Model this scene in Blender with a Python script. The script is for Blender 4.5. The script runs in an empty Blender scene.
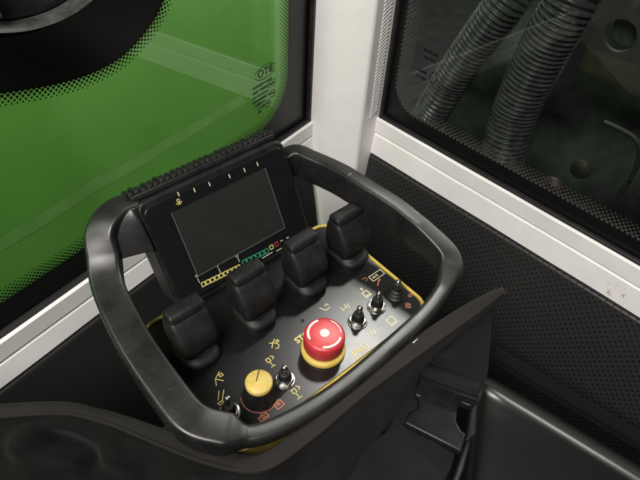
import bpy, bmesh, math, random
from mathutils import Vector, Matrix, noise
random.seed(7)
SC = bpy.context.scene
COL = SC.collection
V = Vector
PI = math.pi

# ------------------------------------------------------------------ camera model
F, HCAM = 560.0, 0.45
T, A = math.radians(46), math.radians(4)
up = V((math.sin(A)*math.cos(T), math.cos(A)*math.cos(T), math.sin(T)))
fw = V((0, 0, -1)); Yc = (fw - up*fw.dot(up)).normalized(); Xc = Yc.cross(up)
RCAM = Matrix((Xc, Yc, up))
CAM = V((0, 0, HCAM))
def ray(x, y): return RCAM @ V(((x-320)/F, -(y-240)/F, -1.0))
def pz(x, y, z=0.0):
    r = ray(x, y); return CAM + r*((z-HCAM)/r.z)
def pp(x, y, o, n):
    r = ray(x, y); return CAM + r*((o-CAM).dot(n)/r.dot(n))

# ------------------------------------------------------------------ materials
MATS = {}
def mat(name, col, rough=0.5, metal=0.0, var=0.0, vscale=40.0, bump=0.0, bscale=300.0, rvar=0.0, coat=0.0, spec=0.5, col2=None):
    if name in MATS: return MATS[name]
    m = bpy.data.materials.new(name); m.use_nodes = True
    nt = m.node_tree; N = nt.nodes; L = nt.links
    b = N['Principled BSDF']
    b.inputs['Base Color'].default_value = (*col, 1); b.inputs['Roughness'].default_value = rough
    b.inputs['Metallic'].default_value = metal; b.inputs['Coat Weight'].default_value = coat
    b.inputs['Specular IOR Level'].default_value = spec
    tc = N.new('ShaderNodeTexCoord')
    if var > 0 or rvar > 0:
        n = N.new('ShaderNodeTexNoise'); n.inputs['Scale'].default_value = vscale; n.inputs['Detail'].default_value = 6
        n.inputs['Roughness'].default_value = 0.65
        L.new(tc.outputs['Object'], n.inputs['Vector'])
        if var > 0:
            r = N.new('ShaderNodeMix'); r.data_type = 'RGBA'
            c2 = col2 or tuple(min(1, c*(1+var)+0.02*var) for c in col)
            c1 = col if col2 else tuple(c*(1-var) for c in col)
            r.inputs[6].default_value = (*c1, 1); r.inputs[7].default_value = (*c2, 1)
            cr = N.new('ShaderNodeMapRange'); cr.inputs['From Min'].default_value = 0.35; cr.inputs['From Max'].default_value = 0.68
            L.new(n.outputs['Fac'], cr.inputs['Value']); L.new(cr.outputs['Result'], r.inputs[0]); L.new(r.outputs[2], b.inputs['Base Color'])
        if rvar > 0:
            q = N.new('ShaderNodeMapRange'); q.inputs['From Min'].default_value = .3; q.inputs['From Max'].default_value = .7
            q.inputs['To Min'].default_value = max(0.02, rough-rvar); q.inputs['To Max'].default_value = min(1, rough+rvar)
            L.new(n.outputs['Fac'], q.inputs['Value']); L.new(q.outputs['Result'], b.inputs['Roughness'])
    if bump > 0:
        n2 = N.new('ShaderNodeTexNoise'); n2.inputs['Scale'].default_value = bscale; n2.inputs['Detail'].default_value = 3
        L.new(tc.outputs['Object'], n2.inputs['Vector'])
        bp = N.new('ShaderNodeBump'); bp.inputs['Strength'].default_value = bump; bp.inputs['Distance'].default_value = 0.001
        L.new(n2.outputs['Fac'], bp.inputs['Height']); L.new(bp.outputs['Normal'], b.inputs['Normal'])
    MATS[name] = m
    return m

def glass_mat(name, tint, ior=1.5, rough=0.0):
    m = bpy.data.materials.new(name); m.use_nodes = True
    nt = m.node_tree; N = nt.nodes; L = nt.links
    N.remove(N['Principled BSDF'])
    t = N.new('ShaderNodeBsdfTransparent'); t.inputs['Color'].default_value = (*tint, 1)
    g = N.new('ShaderNodeBsdfGlossy'); g.inputs['Roughness'].default_value = rough
    g.inputs['Color'].default_value = (.9, .95, .92, 1)
    fr = N.new('ShaderNodeFresnel'); ge = N.new('ShaderNodeNewGeometry'); im = N.new('ShaderNodeMapRange'); im.inputs['To Min'].default_value = ior; im.inputs['To Max'].default_value = 1/ior
    L.new(ge.outputs['Backfacing'], im.inputs['Value']); L.new(im.outputs[0], fr.inputs['IOR'])
    mx = N.new('ShaderNodeMixShader')
    L.new(fr.outputs[0], mx.inputs[0]); L.new(t.outputs[0], mx.inputs[1]); L.new(g.outputs[0], mx.inputs[2])
    L.new(mx.outputs[0], N['Material Output'].inputs['Surface'])
    return m

def leather_mat(name, col, pitch, dot, rough=0.42):
    m = bpy.data.materials.new(name); m.use_nodes = True
    nt = m.node_tree; N = nt.nodes; L = nt.links; b = N['Principled BSDF']
    tc = N.new('ShaderNodeTexCoord')
    def dots(off):
        mp = N.new('ShaderNodeMapping'); mp.inputs['Scale'].default_value = (1/pitch,)*3
        mp.inputs['Location'].default_value = (off[0], off[1], 0)
        L.new(tc.outputs['UV'], mp.inputs['Vector'])
        f = N.new('ShaderNodeVectorMath'); f.operation = 'FRACTION'; L.new(mp.outputs[0], f.inputs[0])
        s = N.new('ShaderNodeVectorMath'); s.operation = 'DISTANCE'; s.inputs[1].default_value = (.5, .5, 0)
        L.new(f.outputs[0], s.inputs[0]); return s.outputs['Value']
    mn = N.new('ShaderNodeMath'); mn.operation = 'MINIMUM'
    L.new(dots((0, 0)), mn.inputs[0]); L.new(dots((.5, .5)), mn.inputs[1])
    sm = N.new('ShaderNodeMapRange'); sm.interpolation_type = 'SMOOTHSTEP'
    sm.inputs['From Min'].default_value = dot*.65; sm.inputs['From Max'].default_value = dot*1.25
    L.new(mn.outputs[0], sm.inputs['Value'])
    mix = N.new('ShaderNodeMix'); mix.data_type = 'RGBA'
    mix.inputs[6].default_value = (.004, .004, .004, 1); mix.inputs[7].default_value = (*col, 1)
    L.new(sm.outputs[0], mix.inputs[0]); L.new(mix.outputs[2], b.inputs['Base Color'])
    n = N.new('ShaderNodeTexVoronoi'); n.inputs['Scale'].default_value = 700
    L.new(tc.outputs['Object'], n.inputs['Vector'])
    b1 = N.new('ShaderNodeBump'); b1.inputs['Strength'].default_value = .08; b1.inputs['Distance'].default_value = .0005
    L.new(n.outputs['Distance'], b1.inputs['Height'])
    b2 = N.new('ShaderNodeBump'); b2.inputs['Strength'].default_value = .35; b2.inputs['Distance'].default_value = .0008
    L.new(sm.outputs[0], b2.inputs['Height']); L.new(b1.outputs[0], b2.inputs['Normal']); L.new(b2.outputs[0], b.inputs['Normal'])
    n3 = N.new('ShaderNodeTexNoise'); n3.inputs['Scale'].default_value = 9
    L.new(tc.outputs['Object'], n3.inputs['Vector'])
    q = N.new('ShaderNodeMapRange'); q.inputs['To Min'].default_value = rough-.08; q.inputs['To Max'].default_value = rough+.12
    L.new(n3.outputs['Fac'], q.inputs['Value']); L.new(q.outputs[0], b.inputs['Roughness'])
    return m

def fabric_mat(name, col, scale, rough=.85, ribs=False):
    m = bpy.data.materials.new(name); m.use_nodes = True
    nt = m.node_tree; N = nt.nodes; L = nt.links; b = N['Principled BSDF']
    tc = N.new('ShaderNodeTexCoord')
    b.inputs['Roughness'].default_value = rough
    b.inputs['Sheen Weight'].default_value = .03; b.inputs['Specular IOR Level'].default_value = .12; b.inputs['Sheen Roughness'].default_value = .5
    n = N.new('ShaderNodeTexNoise'); n.inputs['Scale'].default_value = 25; n.inputs['Detail'].default_value = 8
    L.new(tc.outputs['Object'], n.inputs['Vector'])
    mix = N.new('ShaderNodeMix'); mix.data_type = 'RGBA'
    mix.inputs[6].default_value = (*(c*.65 for c in col), 1); mix.inputs[7].default_value = (*(c*1.45 for c in col), 1)
    L.new(n.outputs['Fac'], mix.inputs[0]); L.new(mix.outputs[2], b.inputs['Base Color'])
    w = N.new('ShaderNodeTexWave'); w.inputs['Scale'].default_value = scale; w.bands_direction = 'Y' if ribs else 'X'
    L.new(tc.outputs['UV'], w.inputs['Vector'])
    b1 = N.new('ShaderNodeBump'); b1.inputs['Strength'].default_value = .7 if ribs else .35; b1.inputs['Distance'].default_value = .0008 if ribs else .0003
    h = w.outputs['Fac']
    if not ribs:
        w2 = N.new('ShaderNodeTexWave'); w2.inputs['Scale'].default_value = scale; w2.bands_direction = 'Y'
        L.new(tc.outputs['UV'], w2.inputs['Vector'])
        a = N.new('ShaderNodeMath'); a.operation = 'MULTIPLY'; L.new(w.outputs['Fac'], a.inputs[0]); L.new(w2.outputs['Fac'], a.inputs[1]); h = a.outputs[0]
    L.new(h, b1.inputs['Height']); L.new(b1.outputs[0], b.inputs['Normal'])
    return m

BLK = mat('black_plastic', (.0065, .0065, .0064), .46, var=.25, vscale=60, bump=.10, bscale=1200, rvar=.06, spec=.3)
RUB = mat('black_rubber', (.0062, .0062, .0063), .52, var=.2, vscale=80, bump=.08, bscale=1200, rvar=.05, spec=.28)
HANDLE = mat('handle_plastic', (.0095, .0095, .0093), .37, var=.25, vscale=30, bump=.12, bscale=1500, rvar=.06, spec=.5)
def scuff(m, spots, col, scale, lo, hi):
    nt = m.node_tree; N = nt.nodes; L = nt.links; b = N['Principled BSDF']; src = b.inputs['Base Color']
    tc = N.new('ShaderNodeTexCoord'); mp = N.new('ShaderNodeMapping'); mp.inputs['Scale'].default_value = scale
    ns = N.new('ShaderNodeTexNoise'); ns.inputs['Scale'].default_value = 1; ns.inputs['Detail'].default_value = 5
    L.new(tc.outputs['Object'], mp.inputs['Vector']); L.new(mp.outputs[0], ns.inputs['Vector'])
    fac = None
    for c, r in spots:
        d = N.new('ShaderNodeVectorMath'); d.operation = 'DISTANCE'; d.inputs[1].default_value = c
        L.new(tc.outputs['Object'], d.inputs[0])
        k = N.new('ShaderNodeMapRange'); k.inputs['From Min'].default_value = 0; k.inputs['From Max'].default_value = r
        k.inputs['To Min'].default_value = .21; k.inputs['To Max'].default_value = 0; L.new(d.outputs['Value'], k.inputs['Value'])
        if fac is None: fac = k.outputs[0]
        else:
            a = N.new('ShaderNodeMath'); a.operation = 'MAXIMUM'; L.new(fac, a.inputs[0]); L.new(k.outputs[0], a.inputs[1]); fac = a.outputs[0]
    a = N.new('ShaderNodeMath'); a.operation = 'ADD'; L.new(ns.outputs['Fac'], a.inputs[0])
    if fac: L.new(fac, a.inputs[1])
    else: a.inputs[1].default_value = 0
    t = N.new('ShaderNodeMapRange'); t.inputs['From Min'].default_value = lo; t.inputs['From Max'].default_value = hi
    L.new(a.outputs[0], t.inputs['Value'])
    mx = N.new('ShaderNodeMix'); mx.data_type = 'RGBA'; mx.inputs[7].default_value = (*col, 1)
    if src.links: L.new(src.links[0].from_socket, mx.inputs[6])
    else: mx.inputs[6].default_value = src.default_value
    L.new(t.outputs[0], mx.inputs[0]); L.new(mx.outputs[2], src)
YEL = mat('yellow_plastic', (.46, .33, .05), .45, var=.2, vscale=90, col2=(.55, .42, .10))
YCAP = mat('yellow_cap', (.46, .34, .085), .5, var=.12, vscale=160, bump=.1, bscale=600)
PANEL = mat('panel_plate', (.0045, .0046, .0048), .32, rvar=.02, vscale=25, spec=.5)
scuff(PANEL, [], (.10, .10, .095), (420, 420, 420), .735, .80)
RED = mat('red_button', (.40, .026, .032), .42, var=.15, vscale=120, bump=.06, bscale=500)
WHITEMARK = mat('white_print', (.55, .54, .48), .5)
YMARK = mat('yellow_print', (.50, .44, .15), .5)
CREAM = mat('cream_print', (.66, .61, .38), .6, spec=.25)
LETTER = mat('lettering_print', (.58, .49, .17), .65, spec=.2)
GAUGE = mat('gauge_yellow_print', (.52, .47, .13), .6, spec=.25)
OMARK = mat('orange_print', (.28, .11, .065), .6, spec=.3)
GMARK = mat('green_print', (.03, .22, .12), .5)
RMARK = mat('red_print', (.30, .03, .03), .5)
CHROME = mat('chrome', (.40, .385, .365), .28, 1.0, var=.2, vscale=200, rvar=.08)
BEZEL = mat('screen_bezel', (.006, .006, .0065), .34, rvar=.03, vscale=30, spec=.4)
LCD = mat('screen_glass', (.017, .019, .017), .16, var=.12, vscale=9, rvar=.04, spec=.6)
EDGE = mat('screen_edge', (.09, .095, .09), .4)
WHITEPAINT = mat('white_paint', (.74, .735, .715), .42, var=.04, vscale=18, bump=.12, bscale=160, rvar=.1)
FRIT = mat('black_frit', (.004, .004, .004), .35)
GASKET = mat('gasket_rubber', (.010, .010, .010), .5, var=.3, vscale=50)
GREEN = mat('green_paint', (.125, .245, .060), .4, var=.10, vscale=3, bump=.05, bscale=40)
HOSE = mat('hose_plastic', (.085, .089, .086), .24, var=.4, vscale=60, rvar=.1)
ENGINE = mat('engine_metal', (.050, .056, .053), .6, var=.6, vscale=10, bump=.3, bscale=40)
PLATE = mat('bracket_metal', (.060, .060, .058), .55, var=.25, vscale=12, bump=.1, bscale=90)
SEATM = mat('gloss_plastic', (.005, .005, .005), .27, vscale=30, bump=.02, bscale=900, rvar=.004, spec=.45)
FLOORM = mat('dark_floor', (.008, .008, .008), .8, var=.4, vscale=20)
LAMPM = mat('lamp_metal', (.10, .10, .09), .38, .5, var=.5, vscale=40)
LENS = mat('lamp_lens', (.012, .014, .014), .15)
BUCK = mat('buckle_plastic', (.0065, .0065, .0066), .42, var=.25, vscale=50, bump=.12, bscale=1200, spec=.35)
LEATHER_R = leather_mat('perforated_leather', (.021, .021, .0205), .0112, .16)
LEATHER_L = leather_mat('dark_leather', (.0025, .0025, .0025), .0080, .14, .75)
CLOTH = fabric_mat('black_cloth', (.0030, .0028, .0027), 420)
TAPE = fabric_mat('binding_tape', (.0125, .0113, .0105), 600, .8)
WEB = fabric_mat('webbing', (.0095, .0092, .009), 160, .7, ribs=True)
GLASS_L = glass_mat('tinted_glass', (.60, .72, .58))
GLASS_R = glass_mat('grey_glass', (.70, .722, .71), 1.32)

# ------------------------------------------------------------------ object helpers
WM = {}
def thing(name, label, cat, loc=(0, 0, 0), rotz=0.0, group=None):
    o = bpy.data.objects.new(name, None); COL.objects.link(o); o.empty_display_size = .02
    o.location = loc; o.rotation_euler = (0, 0, rotz)
    WM[o.name] = Matrix.Translation(V(loc)) @ Matrix.Rotation(rotz, 4, 'Z')
    o['label'] = label; o['category'] = cat
    if group: o['group'] = group
    return o
def tag(o, label, cat, group=None):
    o['label'] = label; o['category'] = cat
    if group: o['group'] = group
    return o
def link(o, parent=None, M=None):
    COL.objects.link(o); M = M or Matrix.Identity(4)
    if parent:
        o.parent = parent; o.matrix_basis = WM[parent.name].inverted() @ M
    else: o.matrix_basis = M
    WM[o.name] = M.copy()
    return o
def obj(name, bm, m, parent=None, M=None, smooth=True, angle=40, bevel=0.0, seg=2, subsurf=0, solid=0.0):
    me = bpy.data.meshes.new(name)
    bmesh.ops.recalc_face_normals(bm, faces=bm.faces)
    bm.to_mesh(me); bm.free()
    for mm in (m if isinstance(m, (list, tuple)) else [m]): me.materials.append(mm)
    if smooth:
        me.polygons.foreach_set('use_smooth', [True]*len(me.polygons))
        me.set_sharp_from_angle(angle=math.radians(angle))
    o = bpy.data.objects.new(name, me)
    link(o, parent, M)
    if solid:
        s = o.modifiers.new('solid', 'SOLIDIFY'); s.thickness = solid; s.offset = 0
    if bevel:
        b = o.modifiers.new('bevel', 'BEVEL'); b.width = bevel; b.segments = seg; b.limit_method = 'ANGLE'; b.angle_limit = math.radians(35)
        b.harden_normals = False
        me.polygons.foreach_set('use_smooth', [True]*len(me.polygons))
    if subsurf:
        s = o.modifiers.new('sub', 'SUBSURF'); s.levels = subsurf; s.render_levels = subsurf
    return o

def add_box(bm, c, s, M=None):
    r = bmesh.ops.create_cube(bm, size=1)
    for v in r['verts']:
        p = V((v.co.x*s[0]+c[0], v.co.y*s[1]+c[1], v.co.z*s[2]+c[2])); v.co = M @ p if M else p
    return r['verts']
def add_lathe(bm, prof, seg=40, c=(0, 0, 0), M=None, cap=True, ribs=None):
    rings = []
    for (r, z) in prof:
        ring = []
        for i in range(seg):
            a = 2*PI*i/seg
            rr = r*(1+ribs[1]*(1 if (i*ribs[0]//seg) % 2 else 0)) if ribs else r
            p = V((rr*math.cos(a)+c[0], rr*math.sin(a)+c[1], z+c[2])); ring.append(bm.verts.new(M @ p if M else p))
        rings.append(ring)
    for a, b in zip(rings, rings[1:]):
        for i in range(seg): bm.faces.new((a[i], a[(i+1) % seg], b[(i+1) % seg], b[i]))
    if cap:
        bm.faces.new(rings[0][::-1]); bm.faces.new(rings[-1])
def add_prism(bm, poly, z0, z1, M=None):
    f = lambda p: M @ V(p) if M else V(p)
    a = [bm.verts.new(f((x, y, z0))) for x, y in poly]; b = [bm.verts.new(f((x, y, z1))) for x, y in poly]
    n = len(poly)
    for i in range(n): bm.faces.new((a[i], a[(i+1) % n], b[(i+1) % n], b[i]))
    bm.faces.new(a[::-1]); bm.faces.new(b)
def rrect(x0, x1, y0, y1, r, n=8):
    out = []
    for cx, cy, a0 in ((x1-r, y1-r, 0), (x0+r, y1-r, 90), (x0+r, y0+r, 180), (x1-r, y0+r, 270)):
        for i in range(n+1):
            a = math.radians(a0+90*i/n); out.append((cx+r*math.cos(a), cy+r*math.sin(a)))
    return out
def cr(p0, p1, p2, p3, t):
    return .5*((2*p1)+(p2-p0)*t+(2*p0-5*p1+4*p2-p3)*t*t+(3*p1-p0-3*p2+p3)*t**3)
def catmull(pts, n, closed=False):
    pts = [V(p) for p in pts]; out = []; m = len(pts)
    for i in range(m if closed else m-1):
        g = (lambda k: pts[k % m]) if closed else (lambda k: pts[max(0, min(m-1, k))])
        for j in range(n): out.append(cr(g(i-1), g(i), g(i+1), g(i+2), j/n))
    if not closed: out.append(pts[-1])
    return out
def add_sweep(bm, path, section, closed=False, ref=V((0, 0, 1)), cap=True):
    """section: list of (u, v) or function of i giving one; u sideways, v along ref"""
    rings = []; n = len(path)
    for i, p in enumerate(path):
        a = path[(i-1) % n] if closed or i > 0 else p; b = path[(i+1) % n] if closed or i < n-1 else p
        t = (b-a).normalized(); s = t.cross(ref)
        if s.length < 1e-5: s = V((1, 0, 0))
        s.normalize(); u = s.cross(t).normalized()
        sec = section(i) if callable(section) else section
        rings.append([bm.verts.new(p+s*x+u*y) for x, y in sec])
    k = len(rings[0])
    for i in range(n if closed else n-1):
        a, b = rings[i], rings[(i+1) % n]
        for j in range(k): bm.faces.new((a[j], a[(j+1) % k], b[(j+1) % k], b[j]))
    if not closed and cap: bm.faces.new(rings[0][::-1]); bm.faces.new(rings[-1])
def circ(r, n=12): return [(r*math.cos(2*PI*i/n), r*math.sin(2*PI*i/n)) for i in range(n)]
def add_tube(bm, pts, r, n=10, sub=8, closed=False):
    add_sweep(bm, catmull(pts, sub, closed) if sub > 1 else [V(p) for p in pts], circ(r, n), closed)
def grid_surface(rows, nu, nv):
    """rows of control points -> finely interpolated grid with UVs in metres"""
    fine = [catmull(r, nu) for r in rows]
    cols = list(zip(*fine)); cols = [catmull(c, nv) for c in cols]
    bm = bmesh.new(); uvl = bm.loops.layers.uv.new('UVMap')
    vs = [[bm.verts.new(p) for p in c] for c in cols]
    uv = {}
    u = 0
    for i, c in enumerate(cols):
        if i: u += (c[0]-cols[i-1][0]).length
        w = 0
        for j, p in enumerate(c):
            if j: w += (p-c[j-1]).length
            uv[vs[i][j]] = (u, w)
    for i in range(len(vs)-1):
        for j in range(len(vs[0])-1):
            f = bm.faces.new((vs[i][j], vs[i+1][j], vs[i+1][j+1], vs[i][j+1]))
            for l in f.loops: l[uvl].uv = uv[l.vert]
    return bm, vs
def text_bm(s, size, M, depth=.0003, align='LEFT', bold=0.0):
    cu = bpy.data.curves.new('t', 'FONT'); cu.body = s; cu.size = size; cu.extrude = depth; cu.align_x = align; cu.align_y = 'CENTER'
    cu.offset = bold; cu.resolution_u = 3
    o = bpy.data.objects.new('t', cu); COL.objects.link(o)
    dg = bpy.context.evaluated_depsgraph_get(); me = bpy.data.meshes.new_from_object(o.evaluated_get(dg))
    bm = bmesh.new(); bm.from_mesh(me); bmesh.ops.transform(bm, matrix=M, verts=bm.verts)
    bpy.data.objects.remove(o); bpy.data.curves.remove(cu); bpy.data.meshes.remove(me)
    return bm
def add_stroke(bm, pts, w, M, h=.0003, closed=False):
    """thin flat ribbon through 2D points lying on the local xy plane of M"""
    n = len(pts)
    for i in range(n if closed else n-1):
        a = V(pts[i]).to_3d(); b = V(pts[(i+1) % n]).to_3d(); d = (b-a)
        if d.length < 1e-7: continue
        d.normalize(); s = V((-d.y, d.x, 0))*w/2; a = a-d*w*.3; b = b+d*w*.3
        lo = [a-s, b-s, b+s, a+s]; z = V((0, 0, h + .00002*i))
        lo2 = [bm.verts.new(M @ p) for p in lo]; hi = [bm.verts.new(M @ (p+z)) for p in lo]
        bm.faces.new(hi)
        for k in range(4): bm.faces.new((lo2[k], lo2[(k+1) % 4], hi[(k+1) % 4], hi[k]))

# ================================================================== WALL FRAMES
ZL = -.16
La, Ra = math.radians(55.6), math.radians(-42.1)
Ld, Rd = V((math.cos(La), math.sin(La), 0)), V((math.cos(Ra), math.sin(Ra), 0))
Ln, Rn = V((math.sin(La), -math.cos(La), 0)), V((math.sin(Ra), -math.cos(Ra), 0))   # both point into the cab
CORNER = V((.0200, .8729, 0))
def frame(d, n):      # local x along the wall, y into the cab, z up
    y = n; return Matrix(((d.x, y.x, 0, CORNER.x), (d.y, y.y, 0, CORNER.y), (0, 0, 1, 0), (0, 0, 0, 1)))
ML, MR = frame(Ld, Ln), frame(Rd, Rn)
def Lsz(x, y, off=0.0):
    p = pp(x, y, CORNER+Ln*off, Ln)-CORNER; return p.dot(Ld), p.z
def Rsz(x, y, off=0.0):
    p = pp(x, y, CORNER+Rn*off, Rn)-CORNER; return p.dot(Rd), p.z

# ------------------------------------------------------------------ ground
bm = bmesh.new(); add_box(bm, (0, .4, -.47), (4, 4, .04))
o = obj('floor', bm, FLOORM, smooth=False); o['kind'] = 'structure'

# ------------------------------------------------------------------ corner pillar
PL, PR = CORNER+Ld*-.083, CORNER+Rd*.084
e1 = (PR-PL); cl = e1.length; e1.normalize(); en = V((e1.y, -e1.x, 0))
P1, P2 = PL+e1*.034+en*.027, PL+e1*.080+en*.034
poly = [PL-Ln*.02, PL+Ln*.001, P1, P2, PR+Rn*.001, PR-Rn*.02, CORNER-Ln*.06-Rn*.06]
pil = thing('corner_pillar', 'white painted steel pillar standing between the two cab windows', 'pillar', (CORNER.x, CORNER.y, -.45))
bm = bmesh.new(); add_prism(bm, [(p.x, p.y) for p in poly], -.45, 1.3)
obj('post', bm, WHITEPAINT, pil, bevel=.004, seg=3)
# raised ribs shaping the frit's hatched reflection into the pillar's right face
bm = bmesh.new()
pe = (PR-P2); pl_ = pe.length; pe.normalize(); pn = V((pe.y, -pe.x, 0))
if pn.dot(V((0, -1, 0))) < 0: pn = -pn
Mp = Matrix(((pe.x, pn.x, 0, P2.x), (pe.y, pn.y, 0, P2.y), (0, 0, 1, 0), (0, 0, 0, 1)))
z = -.075
while z < .5:
    add_prism(bm, [(pl_*.45, z), (pl_*.92, z+.006), (pl_*.92, z+.0085), (pl_*.45, z+.0025)], 0, .0011,
              Mp @ Matrix.Rotation(PI/2, 4, 'X') @ Matrix.Scale(-1, 4, (0, 0, 1)))
    z += .0062
obj('frit_reflection_ribs', bm, WHITEPAINT, pil, smooth=False)

# ------------------------------------------------------------------ sills
def sill(M, x0, x1, zt, zb, label, rust=False):
    bm = bmesh.new()
    prof = [(-.021, zt), (-.002, zt), (.0015, zt-.002), (.0015, zt-.027), (-.0018, zt-.0285), (-.0018, zt-.031), (.0012, zt-.033), (.0052, zb+.004), (.0015, zb), (-.021, zb)]
    N = 60
    rings = []
    for i in range(N+1):
        x = x0+(x1-x0)*i/N
        rings.append([bm.verts.new((x, y+.0006*noise.noise(V((x*14, z*30, 3))), z+.0008*noise.noise(V((x*9, 1.7, z)))) ) for y, z in prof])
    for a, b in zip(rings, rings[1:]):
        for j in range(len(prof)-1): bm.faces.new((a[j], a[j+1], b[j+1], b[j]))
    bm.faces.new(rings[0]); bm.faces.new(rings[-1][::-1])
    o = obj('window_sill', bm, SILLMAT if rust else WHITEPAINT, None, M, angle=25)
    tag(o, label, 'window sill'); return o
# chipped white paint with rust spots (wear of its own)
SILLMAT = mat('chipped_white_paint', (.74, .735, .715), .42, var=.04, vscale=18, bump=.12, bscale=160, rvar=.1)
nt = SILLMAT.node_tree; N_ = nt.nodes; b_ = N_['Principled BSDF']
src = b_.inputs['Base Color'].links[0].from_socket
tc = N_.new('ShaderNodeTexCoord')
ns = N_.new('ShaderNodeTexNoise'); ns.inputs['Scale'].default_value = 130; ns.inputs['Detail'].default_value = 5
nl = N_.new('ShaderNodeVectorMath'); nl.operation = 'DISTANCE'; nl.inputs[1].default_value = (.535, 0, -.142)
nt.links.new(tc.outputs['Object'], ns.inputs['Vector']); nt.links.new(tc.outputs['Object'], nl.inputs[0])
mr = N_.new('ShaderNodeMapRange'); mr.inputs['From Min'].default_value = .008; mr.inputs['From Max'].default_value = .05
mr.inputs['To Min'].default_value = .10; mr.inputs['To Max'].default_value = -.35
nt.links.new(nl.outputs['Value'], mr.inputs['Value'])
ad = N_.new('ShaderNodeMath'); ad.operation = 'ADD'; nt.links.new(ns.outputs['Fac'], ad.inputs[0]); nt.links.new(mr.outputs[0], ad.inputs[1])
th = N_.new('ShaderNodeMapRange'); th.inputs['From Min'].default_value = .655; th.inputs['From Max'].default_value = .76
nt.links.new(ad.outputs[0], th.inputs['Value'])
mx = N_.new('ShaderNodeMix'); mx.data_type = 'RGBA'; mx.inputs[7].default_value = (.36, .28, .21, 1)
nt.links.new(src, mx.inputs[6]); nt.links.new(th.outputs[0], mx.inputs[0]); nt.links.new(mx.outputs[2], b_.inputs['Base Color'])
sill(ML, -1.25, -.080, -.0957, -.1605, 'white painted metal sill under the window with the green view')
sill(MR, .081, 1.35, -.0865, -.1605, 'chipped white metal sill under the window with the two hoses', rust=True)

# ------------------------------------------------------------------ leather panels below the sills
def leather(M, x0, x1, m, label, slope):
    rows = []
    prof = [(.000, -.1612), (.0055, -.1625), (.0080, -.167), (.012, -.19), (.026+slope*.3, -.30), (.03+slope, -.445)]
    xs = [x0+(x1-x0)*i/10 for i in range(11)]
    rows = [[V((x, y, z)) for x in xs] for y, z in prof]
    bm, _ = grid_surface(rows, 2, 5)
    o = obj('padded_panel', bm, m, None, M, angle=80); tag(o, label, 'padded panel'); return o
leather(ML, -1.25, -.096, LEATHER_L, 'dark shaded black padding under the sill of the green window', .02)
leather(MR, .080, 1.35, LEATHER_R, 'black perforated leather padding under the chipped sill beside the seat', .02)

# ------------------------------------------------------------------ window panes
def strip_poly(bm, outer, inner, y):
    """flat band between two point lists of equal length, in wall coordinates"""
    a = [bm.verts.new((s, y, z)) for s, z in outer]; b = [bm.verts.new((s, y, z)) for s, z in inner]
    for i in range(len(a)-1): bm.faces.new((a[i], a[i+1], b[i+1], b[i]))
def add_dots(bm, path, inward, y, rows, pitch, r0, r1):
    """staggered frit dots beside a polyline; inward(+1/-1) chooses the side"""
    P = [V(p) for p in path]; L = [0]
    for a, b in zip(P, P[1:]): L.append(L[-1]+(b-a).length)
    def at(d):
        d = max(0, min(L[-1]-1e-6, d))
        for i in range(len(P)-1):
            if L[i+1] >= d:
                t = (d-L[i])/(L[i+1]-L[i]); tg = (P[i+1]-P[i]).normalized(); return P[i].lerp(P[i+1], t), V((-tg.y, tg.x))*inward
    for j in range(rows):
        r = r0+(r1-r0)*j/(rows-1); k = 0
        while (k+.5*(j % 2))*pitch < L[-1]:
            p, n = at((k+.5*(j % 2))*pitch); c = p+n*(j*pitch*.52-.0002)
            vs = [bm.verts.new((c.x+r*math.cos(q*PI/3), y, c.y+r*math.sin(q*PI/3))) for q in range(6)]
            bm.faces.new(vs); k += 1
def arcpts(cx, cz, r, a0, a1, n=14):
    return [(cx+r*math.cos(math.radians(a0+(a1-a0)*i/n)), cz+r*math.sin(math.radians(a0+(a1-a0)*i/n))) for i in range(n+1)]

# left pane
YG = -.014
wl = thing('window_pane', 'green tinted window pane with black dotted border and maker stamp', 'window', tuple(ML @ V((-.5, YG, -.0957))), La)
bm = bmesh.new(); add_box(bm, (-.665, YG, .30), (1.165, .004, .80)); obj('glass', bm, GLASS_L, wl, ML, smooth=False)
zi, si, rr = -.0585, -.1345, .075
path = [(-1.2, zi), (-.9, zi), (-.6, zi), (si-rr, zi)] + arcpts(si-rr, zi+rr, rr, -90, 0)[1:] + [(si, .3), (si, .69)]
outer = [(-1.2, -.099), (-.9, -.099), (-.6, -.099), (si-rr, -.099)] + [(si-rr+(rr+.05)*i/14, -.099) for i in range(1, 8)] + \
        [(-.084, -.099+(zi+rr+.099)*i/7) for i in range(0, 7)] + [(-.084, .3), (-.084, .69)]
bm = bmesh.new(); strip_poly(bm, outer, path, YG+.0025)
add_dots(bm, path, 1, YG+.0025, 7, .0056, .0021, .0009)
# rounded dark patch at the top left of the pane
blob = [(-.70, .190), (-.60, .176), (-.55, .166), (-.493, .151), (-.45, .1455), (-.415, .148), (-.385, .159), (-.358, .176), (-.343, .195), (-.334, .225), (-.334, .27), (-.36, .33), (-.45, .37), (-.70, .38)]
bp_ = [(p.x, p.y) for p in catmull([(x, z, 0) for x, z in blob], 6)]
f = bm.faces.new([bm.verts.new((s, YG+.0025, z)) for s, z in bp_])
add_dots(bm, bp_[:66], -1, YG+.0025, 5, .0056, .0021, .0010)
obj('frit_border', bm, FRIT, wl, ML, smooth=False)
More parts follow.
